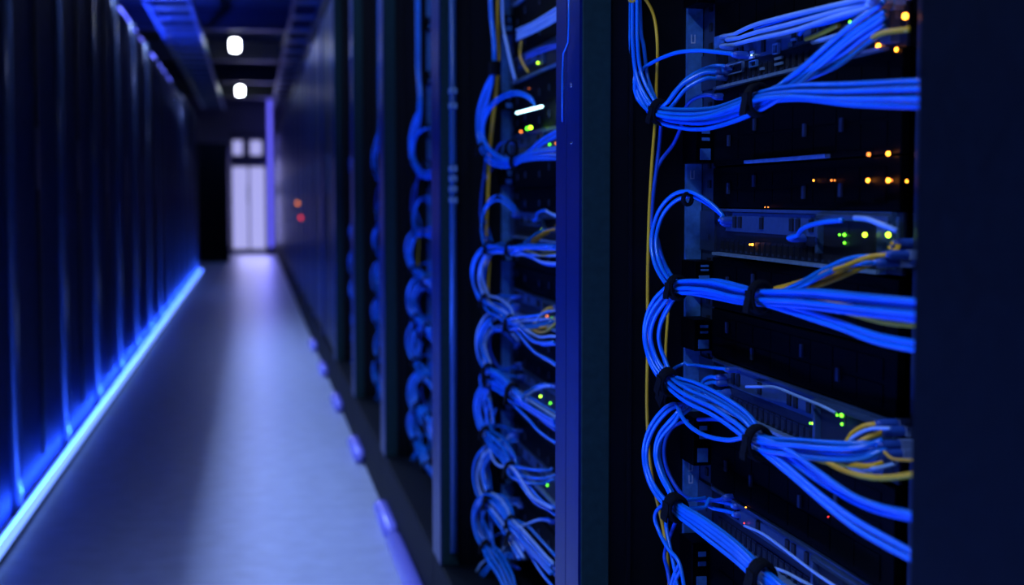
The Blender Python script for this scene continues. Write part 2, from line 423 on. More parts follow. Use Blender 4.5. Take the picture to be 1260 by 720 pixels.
# ------------------------------------------------------------------ rack equipment
def network_switch(yw, z0, z1, label, leds, group=None, detail=True):
    """a flat switch: body, ears, face plate, vents, ports"""
    t = thing('network_switch', label, 'network switch', (XR, yw, z0), group)
    h = z1-z0; ya, yb = -0.530, -0.062
    MB().box(0.003, 0.38, ya+0.012, yb-0.008, 0.001, h-0.001).build('body', 'switch_dark', t)
    MB().box(-0.001, 0.003, ya, yb, 0, h).build('face_plate', 'switch_dark', t, bevel=0.0008)
    # upper lip and upper band in lighter metal
    MB().box(-0.006, 0.0, ya+0.01, yb-0.005, h-0.0030, h).build('upper_lip', 'switch_blue', t)
    MB().box(-0.0022, -0.001, ya+0.005, yb-0.035, h*0.52, h-0.004).build('upper_band', 'switch_blue', t)
    MB().box(-0.010, 0.0, ya+0.03, yb-0.012, -0.0005, 0.0025).build('lower_lip', 'steel', t)
    # vents and ports, too small to pick apart singly
    m = MB()
    y = yb-0.03
    i = 0
    while y > ya+0.05:
        if i % 13 in (0, 2, 3, 7, 12):
            m.box(-0.0040, -0.0015, y-0.009, y, h*0.60, h*0.60+0.012)
        y -= 0.0165; i += 1
    m.build('vents', 'port_black', t)['kind'] = 'stuff'
    m = MB(); y = yb-0.02
    while y > ya+0.14:
        for zz in (0.005,):
            m.box(-0.0024, -0.001, y-0.0135, y, zz-0.001, zz+0.0125, 0)
            m.box(-0.0030, -0.0024, y-0.0120, y-0.0015, zz+0.0005, zz+0.0105, 1)
            m.box(-0.0036, -0.0024, y-0.0100, y-0.0035, zz-0.001, zz+0.0015, 2)
        y -= 0.0158
    m.build('ports', ['switch_dark', 'port_black', 'steel_dark'], t)['kind'] = 'stuff'
    # expansion module at the near end
    md = MB().box(-0.010, 0.0, ya+0.01, ya+0.16, h-0.008, h-0.003).box(-0.010, 0.0, ya+0.155, ya+0.16, 0.012, h-0.008).box(-0.010, 0.0, ya+0.01, ya+0.030, 0.004, h-0.008).build('module', 'switch_blue', t, bevel=0.0012)
    MB().box(-0.0035, -0.001, ya+0.030, ya+0.155, 0.003, h-0.008).build('module_recess', 'port_black', md)
    MB().box(-0.0025, -0.0005, yb+0.004, yb+0.055, 0.003, h-0.003).box(-0.004,-0.002,yb+0.02,yb+0.028,h*0.3,h*0.3+0.006).build('ear', 'steel_dark', t)
    for (y, z, mm, r, *xo) in leds:
        MB().ball((xo[0] if xo else -0.0045, y-yw, z-z0), r).build('indicator_light', mm, t, smooth=True)
    return t

def server(yw, z0, z1, label, leds, group=None, handle=None, bays=True, ear=None):
    t = thing('server', label, 'server', (XR, yw, z0), group)
    h = z1-z0; ya, yb = -0.530, -0.062
    MB().box(0.004, 0.60, ya+0.012, yb-0.01, 0.001, h-0.001).build('body', 'server_black', t)
    MB().box(-0.004, 0.004, ya, yb+0.004, 0, h).build('bezel', 'server_black', t, bevel=0.001)
    # rack ear with two small blue windows and a square tab over the rail
    e0, e1 = (WY(853, ear[1], yw-0.004).z - z0, WY(853, ear[0], yw-0.004).z - z0) if ear else (h*0.1, h*0.75)
    if ear or h > 0.05:
        er = MB().box(-0.024, 0.0, yb+0.006, yb+0.057, e0, e1).build('ear', 'server_black', t, bevel=0.001)
        c = (e0+e1)/2; q = (e1-e0)/0.045
        MB().box(-0.019, -0.007, yb+0.0045, yb+0.006, c-0.019*q, c-0.006*q).box(-0.017, -0.008, yb+0.0045, yb+0.006, c+0.003*q, c+0.0065*q).box(-0.017, -0.008, yb+0.0045, yb+0.006, c+0.011*q, c+0.015*q).build('ear_window', 'rail_steel', er)
    if bays:
        n = 2 if h < 0.06 else 3
        for r_ in range(n):
            m = MB()
            za = 0.006 + r_*(h-0.010)/n
            for i in range(8):
                y = yb-0.03-0.052*i
                m.box(-0.0048, -0.004, y-0.050, y, za, za+(h-0.010)/n-0.004)
            o = m.build('drive_bays', 'server_black', t); o['kind'] = 'stuff'
    m = MB(); rr = rnd
    for yy in (-0.12, -0.20, -0.335, -0.42):
        z = h*rr.uniform(0.3, 0.7)
        m.box(-0.0085, -0.0065, yy-0.003, yy+0.003, z-0.006, z+0.006)
    m.build('latches', 'steel_dark', t)['kind'] = 'stuff'
    if handle:
        (ha, hb, hz) = handle
        MB().box(-0.014, -0.008, hb-yw, ha-yw, hz-z0-0.0018, hz-z0+0.0018).build('handle', 'steel', t, bevel=0.0008)
    for (y, z, mm, r, *xo) in leds:
        MB().ball((-0.0075, y-yw, z-z0), r).build('indicator_light', mm, t, smooth=True)
    return t

def led(px, py, mm, r=0.0017, on=None):
    p = WX(px, py, 0.509 if on is None else on); return (p.y, p.z, mm, r, -0.0045 if on is None else on-XR)
YA = YW0
server(YA, ZR(-75), ZR(-190), 'black server above the topmost switch of the nearest rack, out of frame', [], None)
server(YA, ZR(60), ZR(-70), 'large black server above the topmost switch in the nearest rack', [led(1116,20,'led_orange',0.0028)], None, ear=(-38,11))
network_switch(YA, ZR(112), ZR(62), 'topmost network switch of the nearest rack, behind the slanting pale cables',
    [led(1079,57,'led_orange',0.0026), led(1101,61,'led_orange',0.0018), led(1044,27,'led_green',0.0014), led(923,68,'led_white',0.0008)])
def plates(parent, items):
    for (x0, y0, x1, y1, mm, nm) in items:
        a = WX(x0, y0, 0.5095); b = WX(x1, y1, 0.5095); o = parent.location
        m = MB(); zc = (a.z+b.z)/2 - o.z; hh = abs(WX(x0, y0, 0.5095).z - WX(x0, y0+abs(y1-y0), 0.5095).z)/2
        if nm == 'port_frame':
            for k in (-1, 1): m.box(-0.006, -0.003, b.y-o.y, a.y-o.y, zc+k*hh-0.0006, zc+k*hh+0.0006)
            for yy in (a.y, b.y): m.box(-0.006, -0.003, yy-o.y-0.0008, yy-o.y+0.0008, zc-hh, zc+hh)
        else: m.box(-0.005, -0.003, b.y-o.y, a.y-o.y, zc-hh, zc+hh)
        m.build(nm, mm, parent)
SW1 = [o for o in bpy.data.objects if o.name == 'network_switch'][0]
plates(SW1, [(893,79,913,90,'steel','port_frame'), (920,63,926,66,'label_white','label_mark'), (920,69,926,72,'label_white','label_mark'),
    (951,54,957,66,'steel','port_frame'), (952,70,961,73,'steel','port_tab'), (952,77,961,80,'steel','port_tab'), (969,52,974,58,'chrome','port_tab'), (972,47,978,50,'steel','port_tab'),
    (922,75,930,82,'rail_steel','port_frame'), (934,83,938,86,'steel','port_tab'), (878,44,890,62,'rail_steel','port_tab')])
ha, hb = WX(917, 201, 0.503), WX(1017, 190, 0.503)
server(YA, ZR(205), ZR(113), 'black server under the top cable bundle, with a long pale handle bar', [led(1071,190,'led_amber',0.0018), led(1095,189,'led_orange',0.0019)],
    None, (ha.y, hb.y, (ha.z+hb.z)/2), ear=(155,202))
server(YA, ZR(255), ZR(207), 'slim black server with a row of small orange lights, on top of the middle switch',
    [led(1003,222,'led_orange',0.0009), led(1025,222,'led_amber',0.0010), led(1029,222,'led_amber',0.0008), led(1070,222,'led_orange',0.0018), led(1095,222,'led_orange',0.0019), led(1099,222,'led_amber',0.001), led(1118,223,'led_orange',0.0011),
     led(943,255,'led_amber',0.0007), led(947,255,'led_amber',0.0007)], None)
network_switch(YA, ZR(312), ZR(256.5), 'middle network switch of the nearest rack, with two bright lime lights',
    [led(1064,289,'led_lime',0.0021,0.501), led(1093,289,'led_lime',0.0022,0.501), led(1037,289,'led_green',0.0016), led(1031,289,'led_green',0.0010), led(1037,299,'led_green',0.0012),
     led(924,301,'led_orange',0.0014), led(921,301,'led_orange',0.0010)])
server(YA, ZR(377), ZR(316), 'black server directly under the middle switch, behind the middle cable bundle', [], None, ear=(319,346))
server(YA, ZR(438), ZR(379), 'black server on top of the third switch of the nearest rack', [], None)
network_switch(YA, ZR(497), ZR(440), 'third network switch of the nearest rack, with a yellow and two green lights',
    [led(999,521,'led_lime',0.0016), led(995,521,'led_green',0.0011), led(1034,511,'led_green',0.0022), led(1028,511,'led_green',0.0011), led(1034,522,'led_green',0.0014)])
server(YA, ZR(596), ZR(500), 'tall black server between the two lower switches of the nearest rack', [led(1021,636,'led_red',0.0008)], None, ear=(506,563))
network_switch(YA, ZR(650), ZR(598), 'lowest network switch in view in the nearest rack, above the bottom cable bundle', [led(916,625,'led_orange',0.0011), led(912,624,'led_amber',0.0008), led(914,644,'led_red',0.0010)])
server(YA, ZR(760), ZR(653), 'black server at the bottom edge of the picture, under the lowest switch in view', [], None, ear=(655,718))

# the same equipment in the next racks, continuing down to the floor
rk = ['second', 'third', 'fourth']
for k in (1, 2, 3):
    yw = YW0 + PITCH_Y*k
    z = 1.80; i = 0; n_sw = n_sv = 0
    while z > 0.32:
        kind = i % 3
        h = 0.049 if kind == 0 else (0.052 if kind == 1 else 0.044)
        if kind == 0:
            ls = [(yw-0.30-rnd.uniform(0,0.2), z-0.03, rnd.choice(['led_green','led_lime','led_amber']), 0.0018) for _ in range(2)]
            network_switch(yw, z-h, z, f'{ords[n_sw]} network switch from the top in the {rk[k-1]} open rack', ls, f'switches of the {rk[k-1]} rack'); n_sw += 1
        else:
            ls = [(yw-0.2-rnd.uniform(0,0.3), z-0.02, 'led_amber', 0.0007)] if i % 6 == 1 else []
            server(yw, z-h, z, f'{ords[n_sv]} black server from the top in the {rk[k-1]} open rack', ls, f'servers of the {rk[k-1]} rack', bays=False); n_sv += 1
        z -= h + 0.002; i += 1

# bright cyan display bar on a switch of the second rack
a, b = WX(636, 139, 0.468), WX(667, 131, 0.468)
o = MB().tube([a, b], 0.0022, 8).build('display_bar', 'led_white', None, smooth=True)
tag(o, 'short glowing cyan white bar on the upper switch of the second rack', 'light')
for (x, y, mm, s) in ((653,157,'led_lime',0.003), (649,158,'led_green',0.003), (641,162,'led_amber',0.0025), (621,186,'led_white',0.002), (664,692,'led_red',0.002)):
    p = WX(x, y, 0.49)
    o = MB().ball(p, s).build('status_light', mm, None, smooth=True)
    tag(o, {'led_lime': 'bright lime status light below the cyan bar in the second rack', 'led_green': 'small green status light beside the lime one in the second rack',
            'led_amber': 'amber status light under the cyan bar in the second rack', 'led_white': 'pale status light inside the upper cable loop of the second rack',
            'led_red': 'dim red status light low in the second rack'}[mm], 'light')

# rail marks and blue tabs on the nearest rail
MARK = []
for (x, y, s) in ((852,215,1), (852,425,2), (850,575,3), (850,590,3), (853,48,2)):
    p = WY(x, y, YW0-0.0045) - Vector((0, YW0, 0))
    m = MB(); w_ = 0.0016
    m.box(p.x-0.0025, p.x-0.0025+w_*0.6, p.y, p.y+0.0004, p.z-0.004, p.z+0.005)
    m.box(p.x+0.0016, p.x+0.0016+w_*0.6, p.y, p.y+0.0004, p.z-0.004, p.z+0.005)
    m.box(p.x-0.0025, p.x+0.0025, p.y, p.y+0.0004, p.z-0.005, p.z-0.0038)
    m.build('rail_mark', 'label_white', racks[0])

# ------------------------------------------------------------------ cables
D = 0.0046
def crom(P, n):
    out = []
    Q = [P[0]*2-P[1]] + list(P) + [P[-1]*2-P[-2]]
    for i in range(1, len(Q)-2):
        p0, p1, p2, p3 = Q[i-1], Q[i], Q[i+1], Q[i+2]
        for k in range(n):
            t = k/n
            out.append(0.5*((2*p1) + (p2-p0)*t + (2*p0-5*p1+4*p2-p3)*t*t + (3*p1-p0-3*p2+p3)*t**3))
    out.append(P[-1].copy())
    return out
def path(pp, n=7, ymax=None):
    ymax = YW0-0.008 if ymax is None else ymax
    out = []
    for (x, y, X) in pp:
        p = WX(x, y, X)
        if p.y > ymax: p = WY(x, y, ymax)
        out.append(p)
    return crom(out, n)
SHORT = {}
ZONE = {1: 'dropping into the top loop', 2: 'arching over the top loop', 3: 'curving into the top bundle', 4: 'low in the top bundle', 5: 'behind the top loop', 6: 'curling under the top bundle', 7: 'hanging below the top loop', 11: 'arching above the middle bundle', 12: 'in the big loop', 13: 'deeper in the big loop', 14: 'behind the middle bundle', 15: 'rising from the middle bundle', 21: 'arching thinly at the third tie', 22: 'outside in the lower loop', 23: 'inside in the lower loop', 24: 'sagging below the third bundle', 25: 'circling within the lower loop', 31: 'behind the bottom tie', 32: 'curling at the bottom', 33: 'dropping from the lower tie', 34: 'behind the loose ends', 35: 'ending at the bottom', 16: 'ending flat under the switch', 17: 'slanting below the middle bundle', 18: 'arching on the middle switch', 19: 'over the middle switch lights', 26: 'slanting steeply down', 27: 'level at the third switch'}
ALL_CABLES = []     # every cable of the nearest rack, copied for the racks behind
def cable(pts, label, material='cable_blue', rad=D/2, plug0=False, plug1=False, group=None, copyable=True, name='network_cable'):
    pts = list(pts)                      # a plugged end turns square into the face of the switch
    if plug0: q = pts[0].copy(); q.x -= 0.008; pts = [q + Vector((0.005, 0, 0)), q] + pts[2:]
    if plug1: q = pts[-1].copy(); q.x -= 0.008; pts = pts[:-2] + [q, q + Vector((0.005, 0, 0))]
    o = MB().tube(pts, rad, 8).build(name, material, None, smooth=True)
    tag(o, label, 'cable', group)
    for flag, a, b in ((plug0, pts[0], pts[1]), (plug1, pts[-1], pts[-2])):
        if flag:
            dr = (a-b).normalized()
            MB().tube([b, b+dr*0.004, a+dr*0.012, a+dr*0.016], [rad*1.25, rad*1.75, rad*1.75, rad*1.4], 8).build('strain_boot', 'boot_blue' if material != 'cable_pale' else 'plug_clear', o, smooth=True)
            c = a + dr*0.020
            n1 = dr.cross(Vector((0,0,1))).normalized()*0.0055; n2 = Vector((0,0,1))*0.0038
            m = MB(); v = []
            for e in (-1, 1):
                for (s1, s2) in ((-1,-1),(1,-1),(1,1),(-1,1)):
                    v.append(tuple(c + dr*0.006*e + n1*s1 + n2*s2))
            m.v = v; m.f = [(0,3,2,1),(4,5,6,7),(0,1,5,4),(1,2,6,5),(2,3,7,6),(3,0,4,7)]; m.m = [0]*6
            m.build('plug', 'plug_clear', o)
    if copyable: ALL_CABLES.append(o)
    return o
def frame_offsets(P, offs, spreads, jit, seed):
    """offset a centre line sideways; offs = (a, b) in cable diameters: a across the bundle as seen from the aisle, b into the rack"""
    r = random.Random(seed); N = len(P); out = []
    ph = [r.uniform(0, 6.28) for _ in range(4)]
    for i, p in enumerate(P):
        t = (P[min(i+1,N-1)]-P[max(i-1,0)]).normalized()
        bx = Vector((1,0,0)); bx = (bx - t*t.dot(bx)).normalized(); nx = t.cross(bx)
        u = i/(N-1); s = spreads(u)
        j = jit*(s-0.8)
        a = offs[0]*s + j*math.sin(ph[0]+u*9) ; b = offs[1]*s + j*math.sin(ph[1]+u*8)
        out.append(p + (nx*a + bx*b)*D*1.02)
    return out
POSW = {1: ['only'], 2: ['upper', 'lower'], 3: ['upper', 'middle', 'lower'], 4: ['uppermost', 'second', 'third', 'lowest'], 5: ['uppermost', 'second', 'middle', 'fourth', 'lowest'], 6: ['uppermost', 'second', 'third', 'fourth', 'fifth', 'lowest']}
def bundle(pp, slots, what, material='cable_blue', tight=(), seed=1, jit=0.25, wide=1.25, plug0=False, plug1=False, rad=D/2, n=7):
    """pp: centre line in photo pixels with real distance X; slots: cross-section places; tight: waypoint indices where a tie holds it"""
    C = path(pp, n); M = len(pp)-1
    def sp(u):
        s = wide
        for k in tight:
            d = abs(u*M - k)
            s = min(s, 0.98 + (wide-0.98)*min(1, d/1.3))
        return s
    order = sorted(range(len(slots)), key=lambda i: slots[i][0])
    names = POSW[len(slots)]
    for i, sl in enumerate(slots):
        rank = order.index(i)
        lb = (f'{names[rank]} of {what}' if len(slots) > 1 else what)
        P = frame_offsets(C, sl, sp, jit, seed*31+i)
        o = cable(P, lb, material if isinstance(material, str) else material[i], rad, plug0, plug1)
        SHORT[o.name] = (names[rank] if len(slots) > 1 else 'single') + ' cable ' + ZONE.get(seed, 'low at the side')

# --- top bundle
T1, T2 = (812,138,0.448), (932,123,0.452)
bundle([(779,-900,.43),(779,-300,.43),(779,0,.43),(779,50,.43),(783,90,.434),(795,119,.44),T1,(840,143,.456),(880,141,.458),T2,(975,92,.458),(1015,57,.468),(1050,28,.48),(1085,4,.492)],
    [(-2.2,0),(-1.2,.3),(-.2,0),(.6,.8)], 'blue cables dropping from above and fanning up after the second tie', tight=(6,9), seed=1)
bundle([(918,70,.508),(890,66,.498),(865,64,.485),(835,68,.468),(806,82,.455),(790,103,.446),(796,124,.446),T1,(840,143,.456),(880,141,.458),T2,(975,117,.452),(1040,120,.452),(1130,120,.452),(1185,119,.452)],
    [(-.3,-1.3)], 'blue cable arching from the topmost switch over the long yellow cable', tight=(7,10), seed=2, plug0=True)
bundle([(896,80,.508),(868,79,.49),(841,91,.472),(822,112,.458),T1,(840,143,.456),(880,141,.458),T2,(975,104,.458),(1020,84,.468),(1055,58,.48),(1085,38,.49)],
    [(1.3,.9),(.5,1.3)], 'blue cables curving down from the topmost switch and up again after the tie', tight=(4,7), seed=3, plug0=True, wide=1.1)
bundle([(889,88,.508),(868,91,.49),(846,103,.472),(828,122,.458),T1,(840,143,.456),(880,141,.458),T2,(975,117,.452),(1040,117,.452),(1130,115,.452),(1185,115,.452)],
    [(1.3,0),(0.4,-.8)], 'blue cables from low on the topmost switch, then running level', tight=(4,7), seed=4, plug0=True)
bundle([(779,-900,.438),(780,-300,.438),(781,0,.438),(786,60,.442),(792,100,.446),T1,(840,143,.456),(880,141,.458),T2,(975,117,.455),(1040,123,.455),(1130,125,.455),(1185,125,.455)],
    [(-.6,1.4)], 'blue cable hanging behind the top loop and running level', material='cable_blue', tight=(5,8), seed=5, wide=1.15)
bundle([(886,119,.508),(868,117,.495),(850,124,.485),(842,138,.48),(838,156,.478),(828,178,.476),(811,202,.474),(804,232,.472),(801,280,.470)],
    [(0,0)], 'dark blue cable curling under the top bundle beside the rail', 'cable_navy', seed=6, jit=0, plug0=True)
bundle([(814,140,.462),(812,170,.466),(808,205,.468),(803,250,.466),(802,295,.460),(812,330,.458),(833,353,.462)],
    [(0,0)], 'dark blue cable hanging straight down between the top and the middle tie', 'cable_navy', seed=7, jit=0)
# pale cables of the topmost switch
for i, (pp, lb, mt) in enumerate([
    ([(896,46,.508),(925,32,.497),(960,22,.49),(1020,8,.486),(1090,-8,.49)], 'uppermost pale blue cable slanting up from the topmost switch', 'cable_pale'),
    ([(903,49,.508),(930,40,.498),(970,30,.492),(1030,14,.488),(1082,1,.494)], 'second pale blue cable slanting up from the topmost switch', 'cable_pale'),
    ([(896,57,.508),(930,48,.498),(975,38,.492),(1030,20,.488),(1080,7,.494)], 'third pale cable slanting up from the topmost switch, nearly white', 'cable_pale'),
    ([(930,36,.500),(970,23,.496),(1020,12,.494),(1075,-3,.498)], 'pale blue cable tucked behind the slanting pale cables', 'cable_blue'),
    ([(984,42,.505),(992,34,.498),(1020,27,.494),(1055,16,.494),(1082,12,.500)], 'short blue cable bending up at the middle of the topmost switch', 'cable_blue'),
    ([(1000,52,.505),(1020,47,.492),(1045,38,.488),(1062,22,.492),(1082,18,.498)], 'short pale cable near the near end of the topmost switch', 'cable_pale')]):
    cable(path(pp), lb, mt, plug0=i < 3, plug1=True)
cable(path([(1046,64,.50),(1062,54,.494),(1085,41,.488),(1118,36,.484)]), 'yellow cable at the near end of the topmost switch between amber lights', 'cable_yellow')
cable(path([(992,48,.504),(1008,42,.498),(1032,31,.498)]), 'short yellow cable end behind the pale cables of the topmost switch', 'cable_yellow')

N_TOP = len(ALL_CABLES)
# --- yellow cable down the whole rack side
cable(path([(776,-900,.45),(773,-300,.45),(771,-22,.452),(790,-6,.455),(804,18,.455),(809,55,.456),(808,100,.458),(807,140,.470),(803,190,.468),(799,260,.466),(797,340,.466),(797,420,.466),(796,500,.464),(799,560,.464),(806,605,.466),(815,645,.470),(821,685,.470),(826,760,.470)]),
    'long yellow cable hanging down the whole side of the nearest rack', 'cable_yellow', rad=0.0019)
cable(path([(821,352,.482),(822,385,.482),(820,415,.482),(819,450,.480),(821,470,.478)]), 'short dark yellow cable between the middle and the third tie', 'cable_yellow', rad=0.0018)

# --- middle bundle
T3, T4 = (833,354,0.452), (936,366,0.448)
T5, T6 = (823,470,0.448), (933,545,0.446)
bundle([(893,276,.508),(876,258,.498),(850,243,.482),(828,247,.468),(810,268,.458),(803,300,.452),(811,331,.452),T3,(870,353,.458),(905,361,.456),T4,(978,349,.456),(1012,330,.466),(1045,317,.478),(1090,314,.492)],
    [(-1.0,0),(-.1,.7)], 'blue cables arching beside the rail into the middle tie', tight=(7,10), seed=11, plug0=True, plug1=True)
bundle([(1185,386,.445),(1130,382,.445),(1050,374,.446),(990,368,.447),T4,(905,362,.456),(870,354,.458),T3,(813,369,.440),(800,392,.434),(797,418,.434),(806,448,.440),T5,(845,487,.448),(880,504,.450),(912,526,.448),T6,(975,551,.448),(1025,556,.458),(1060,555,.472),(1088,547,.488)],
    [(1.15,.4),(.4,-.5),(-.4,.5),(-1.15,-.3)], 'blue cables of the big loop joining the middle bundle to the third bundle', tight=(4,7,12,16), seed=12, wide=1.2)
bundle([(1185,425,.445),(1130,418,.445),(1070,407,.446),(1025,391,.447),(985,379,.447),T4,(905,363,.456),(870,357,.458),T3,(815,374,.442),(805,396,.438),(803,420,.438),(811,448,.444),T5,(848,480,.452),(880,497,.452),(912,520,.450),T6,(960,570,.446),(1000,599,.445),(1060,632,.445),(1130,650,.445),(1185,668,.445)],
    [(1.5,1),(.6,1.2)], 'deeper blue cables of the big loop, leaving the middle bundle lowest', tight=(5,8,13,17), seed=13, wide=1.15)
bundle([(1185,388,.452),(1130,379,.452),(1050,370,.452),(990,364,.452),T4,(905,358,.458),(870,350,.46),T3,(812,330,.464),(800,290,.47)],
    [(.2,.9),(-.8,1.2)], 'blue cables behind the middle bundle turning up behind the middle tie', tight=(4,7), seed=14, wide=1.1)
bundle([T3,(870,357,.466),(905,366,.464),T4,(985,356,.46),(1030,339,.468),(1062,322,.478),(1082,303,.488),(1096,287,.500)],
    [(.3,2.0),(1.2,2.0)], 'yellow cables rising from the middle bundle to the middle switch', 'cable_yellow', tight=(0,3), seed=15, plug1=True, rad=0.0021)
bundle([(936,367,.458),(985,357,.462),(1030,342,.468),(1062,329,.476),(1100,327,.494)],
    [(1.4,.6)], 'yellow cable ending flat at the near end under the middle switch', 'cable_yellow', tight=(0,), seed=16, plug1=True, rad=0.0021)
bundle([(936,368,.456),(985,373,.454),(1040,386,.454),(1090,398,.452),(1130,403,.452),(1185,405,.452)],
    [(.2,0),(1.0,.4)], 'yellow cables slanting down to the right below the middle bundle', 'cable_yellow', tight=(0,), seed=17, rad=0.0019)
bundle([(980,293,.505),(988,281,.496),(1010,274,.490),(1036,271,.492)], [(0,0)], 'short blue cable arching over the face of the middle switch', seed=18, jit=0, plug0=True)
bundle([(1052,268,.494),(1068,270,.486),(1084,276,.490),(1104,284,.500)], [(0,0)], 'short pale cable hanging over the lime lights of the middle switch', 'cable_pale', seed=19, jit=0)

# --- third bundle
bundle([(905,455,.508),(880,452,.502),(850,449,.49),(832,455,.47),T5], [(0,-.6)], 'thin blue cable arching from the third switch back into the third tie', tight=(4,), seed=21, jit=0, plug0=True, rad=0.0019)
bundle([(889,475,.508),(872,475,.50),(856,482,.485),(842,494,.468),(822,508,.450),(803,532,.438),(795,560,.435),(801,588,.438),(815,609,.444),(832,625,.449),(862,646,.449),(900,675,.448),(938,710,.446),(985,752,.446)],
    [(-1.6,0),(-.6,.2)], 'outer blue cables of the lower loop, below the third switch', tight=(9,12), seed=22, plug0=True, wide=1.25)
bundle([(892,483,.508),(876,483,.50),(858,489,.485),(845,499,.470),(829,512,.454),(811,534,.444),(806,560,.442),(812,586,.444),(822,606,.447),(832,625,.449),(862,646,.449),(900,675,.448),(938,710,.446),(985,752,.446)],
    [(.3,0),(1.2,.1),(.0,.9)], 'inner blue cables of the lower loop, running on through the bottom bundle', tight=(9,12), seed=23, plug0=True, wide=1.2)
bundle([(834,505,.462),(846,527,.455),(868,543,.450),(898,550,.448),T6,(970,562,.447),(1008,590,.446),(1060,625,.446),(1130,647,.446),(1185,660,.446)],
    [(1.2,-.4)], 'single blue cable sagging below the third bundle', tight=(4,), seed=24, jit=.1)
bundle([(905,518,.508),(870,516,.50),(838,520,.488),(822,534,.478),(817,558,.474),(824,585,.476),(843,611,.486),(875,616,.500),(898,612,.508)], [(0,0)], 'dark blue cable circling inside the lower loop', 'cable_navy', seed=25, jit=0, plug1=True)
bundle([(933,549,.446),(972,582,.446),(1010,614,.445),(1050,644,.445),(1090,668,.445),(1130,690,.445),(1185,722,.445)],
    [(-.4,0),(.6,.1)], 'blue cables slanting steeply down to the right from the third bundle', tight=(0,), seed=26, wide=1.15)
bundle([(933,546,.450),(975,553,.452),(1020,558,.460),(1058,558,.472),(1090,551,.488)], [(-.8,.6),(.6,.8)], 'blue cables running level from the third bundle to the third switch', tight=(0,), seed=27, plug1=True)
for i, (pp, lb) in enumerate([
    ([(935,548,.456),(975,556,.456),(1010,565,.456),(1040,580,.456),(1080,588,.456),(1130,583,.456),(1180,570,.456)], 'yellow cable sagging to the right below the third switch'),
    ([(975,556,.460),(1012,568,.460),(1045,572,.466),(1070,574,.470),(1086,570,.480)], 'second yellow cable below the third switch, ending behind the plugs'),
    ([(1020,562,.464),(1038,550,.470),(1050,533,.476),(1066,524,.484),(1088,522,.496)], 'uppermost yellow cable curling up to the third switch'),
    ([(1022,566,.462),(1042,556,.468),(1058,544,.474),(1075,536,.484),(1096,531,.498)], 'lower yellow cable curling up to the third switch'),
    ([(1088,556,.480),(1100,565,.476),(1130,567,.472)], 'thin yellow cable at the post beside the third switch')]):
    cable(path(pp), lb, 'cable_yellow', rad=(0.0024 if i < 4 else 0.0012), plug1=i in (2, 3))
for i, (pp, lb) in enumerate([
    ([(918,476,.503),(935,476,.500),(955,477,.498),(985,489,.498),(1010,499,.500),(1028,508,.505)], 'thin pale cable drooping across the face of the third switch'),
    ([(1040,552,.466),(1050,538,.470),(1070,528,.480),(1096,527,.492)], 'pale cable beside the yellow ones at the third switch'),
    ([(1062,577,.470),(1080,576,.472),(1104,570,.480)], 'short pale cable end below the plugs of the third switch'),
    ([(916,647,.500),(940,658,.498),(970,680,.496),(1000,703,.496),(1040,730,.496)], 'thin pale cable along the face of the lowest switch in view'),
    ([(934,690,.470),(950,698,.470),(966,704,.472),(985,714,.474),(1010,728,.474)], 'thin pale cable curling over the bottom tie')]):
    cable(path(pp), lb, 'cable_pale', rad=0.0015)
# --- bottom bundle and loose ends
bundle([(905,628,.508),(878,622,.502),(855,620,.48),(832,625,.449),(862,646,.449),(900,675,.448),(938,710,.446),(985,752,.446)],
    [(1.0,1.1),(-.9,1.0)], 'blue cables joining the bottom bundle behind the bottom tie', tight=(3,6), seed=31, plug0=True, wide=1.1)
bundle([(832,618,.452),(815,622,.447),(806,634,.445),(810,652,.448),(822,675,.452),(836,694,.458),(845,740,.462)], [(0,0)], 'blue cable curling round below the lower loop', seed=32, jit=0)
bundle([(820,632,.456),(820,650,.456),(824,672,.456),(830,700,.458),(836,740,.460)], [(0,0)], 'blue cable dropping straight from the lower tie', seed=33, jit=0)
bundle([(832,640,.462),(818,680,.464),(822,705,.462),(828,745,.460)], [(0,0)], 'dark blue cable behind the loose ends at the bottom edge', 'cable_navy', seed=34, jit=0)
bundle([(836,694,.46),(828,712,.458),(822,745,.456)], [(0,0),(1.3,0)], 'short blue cable ends at the bottom edge of the picture', seed=35, jit=0)

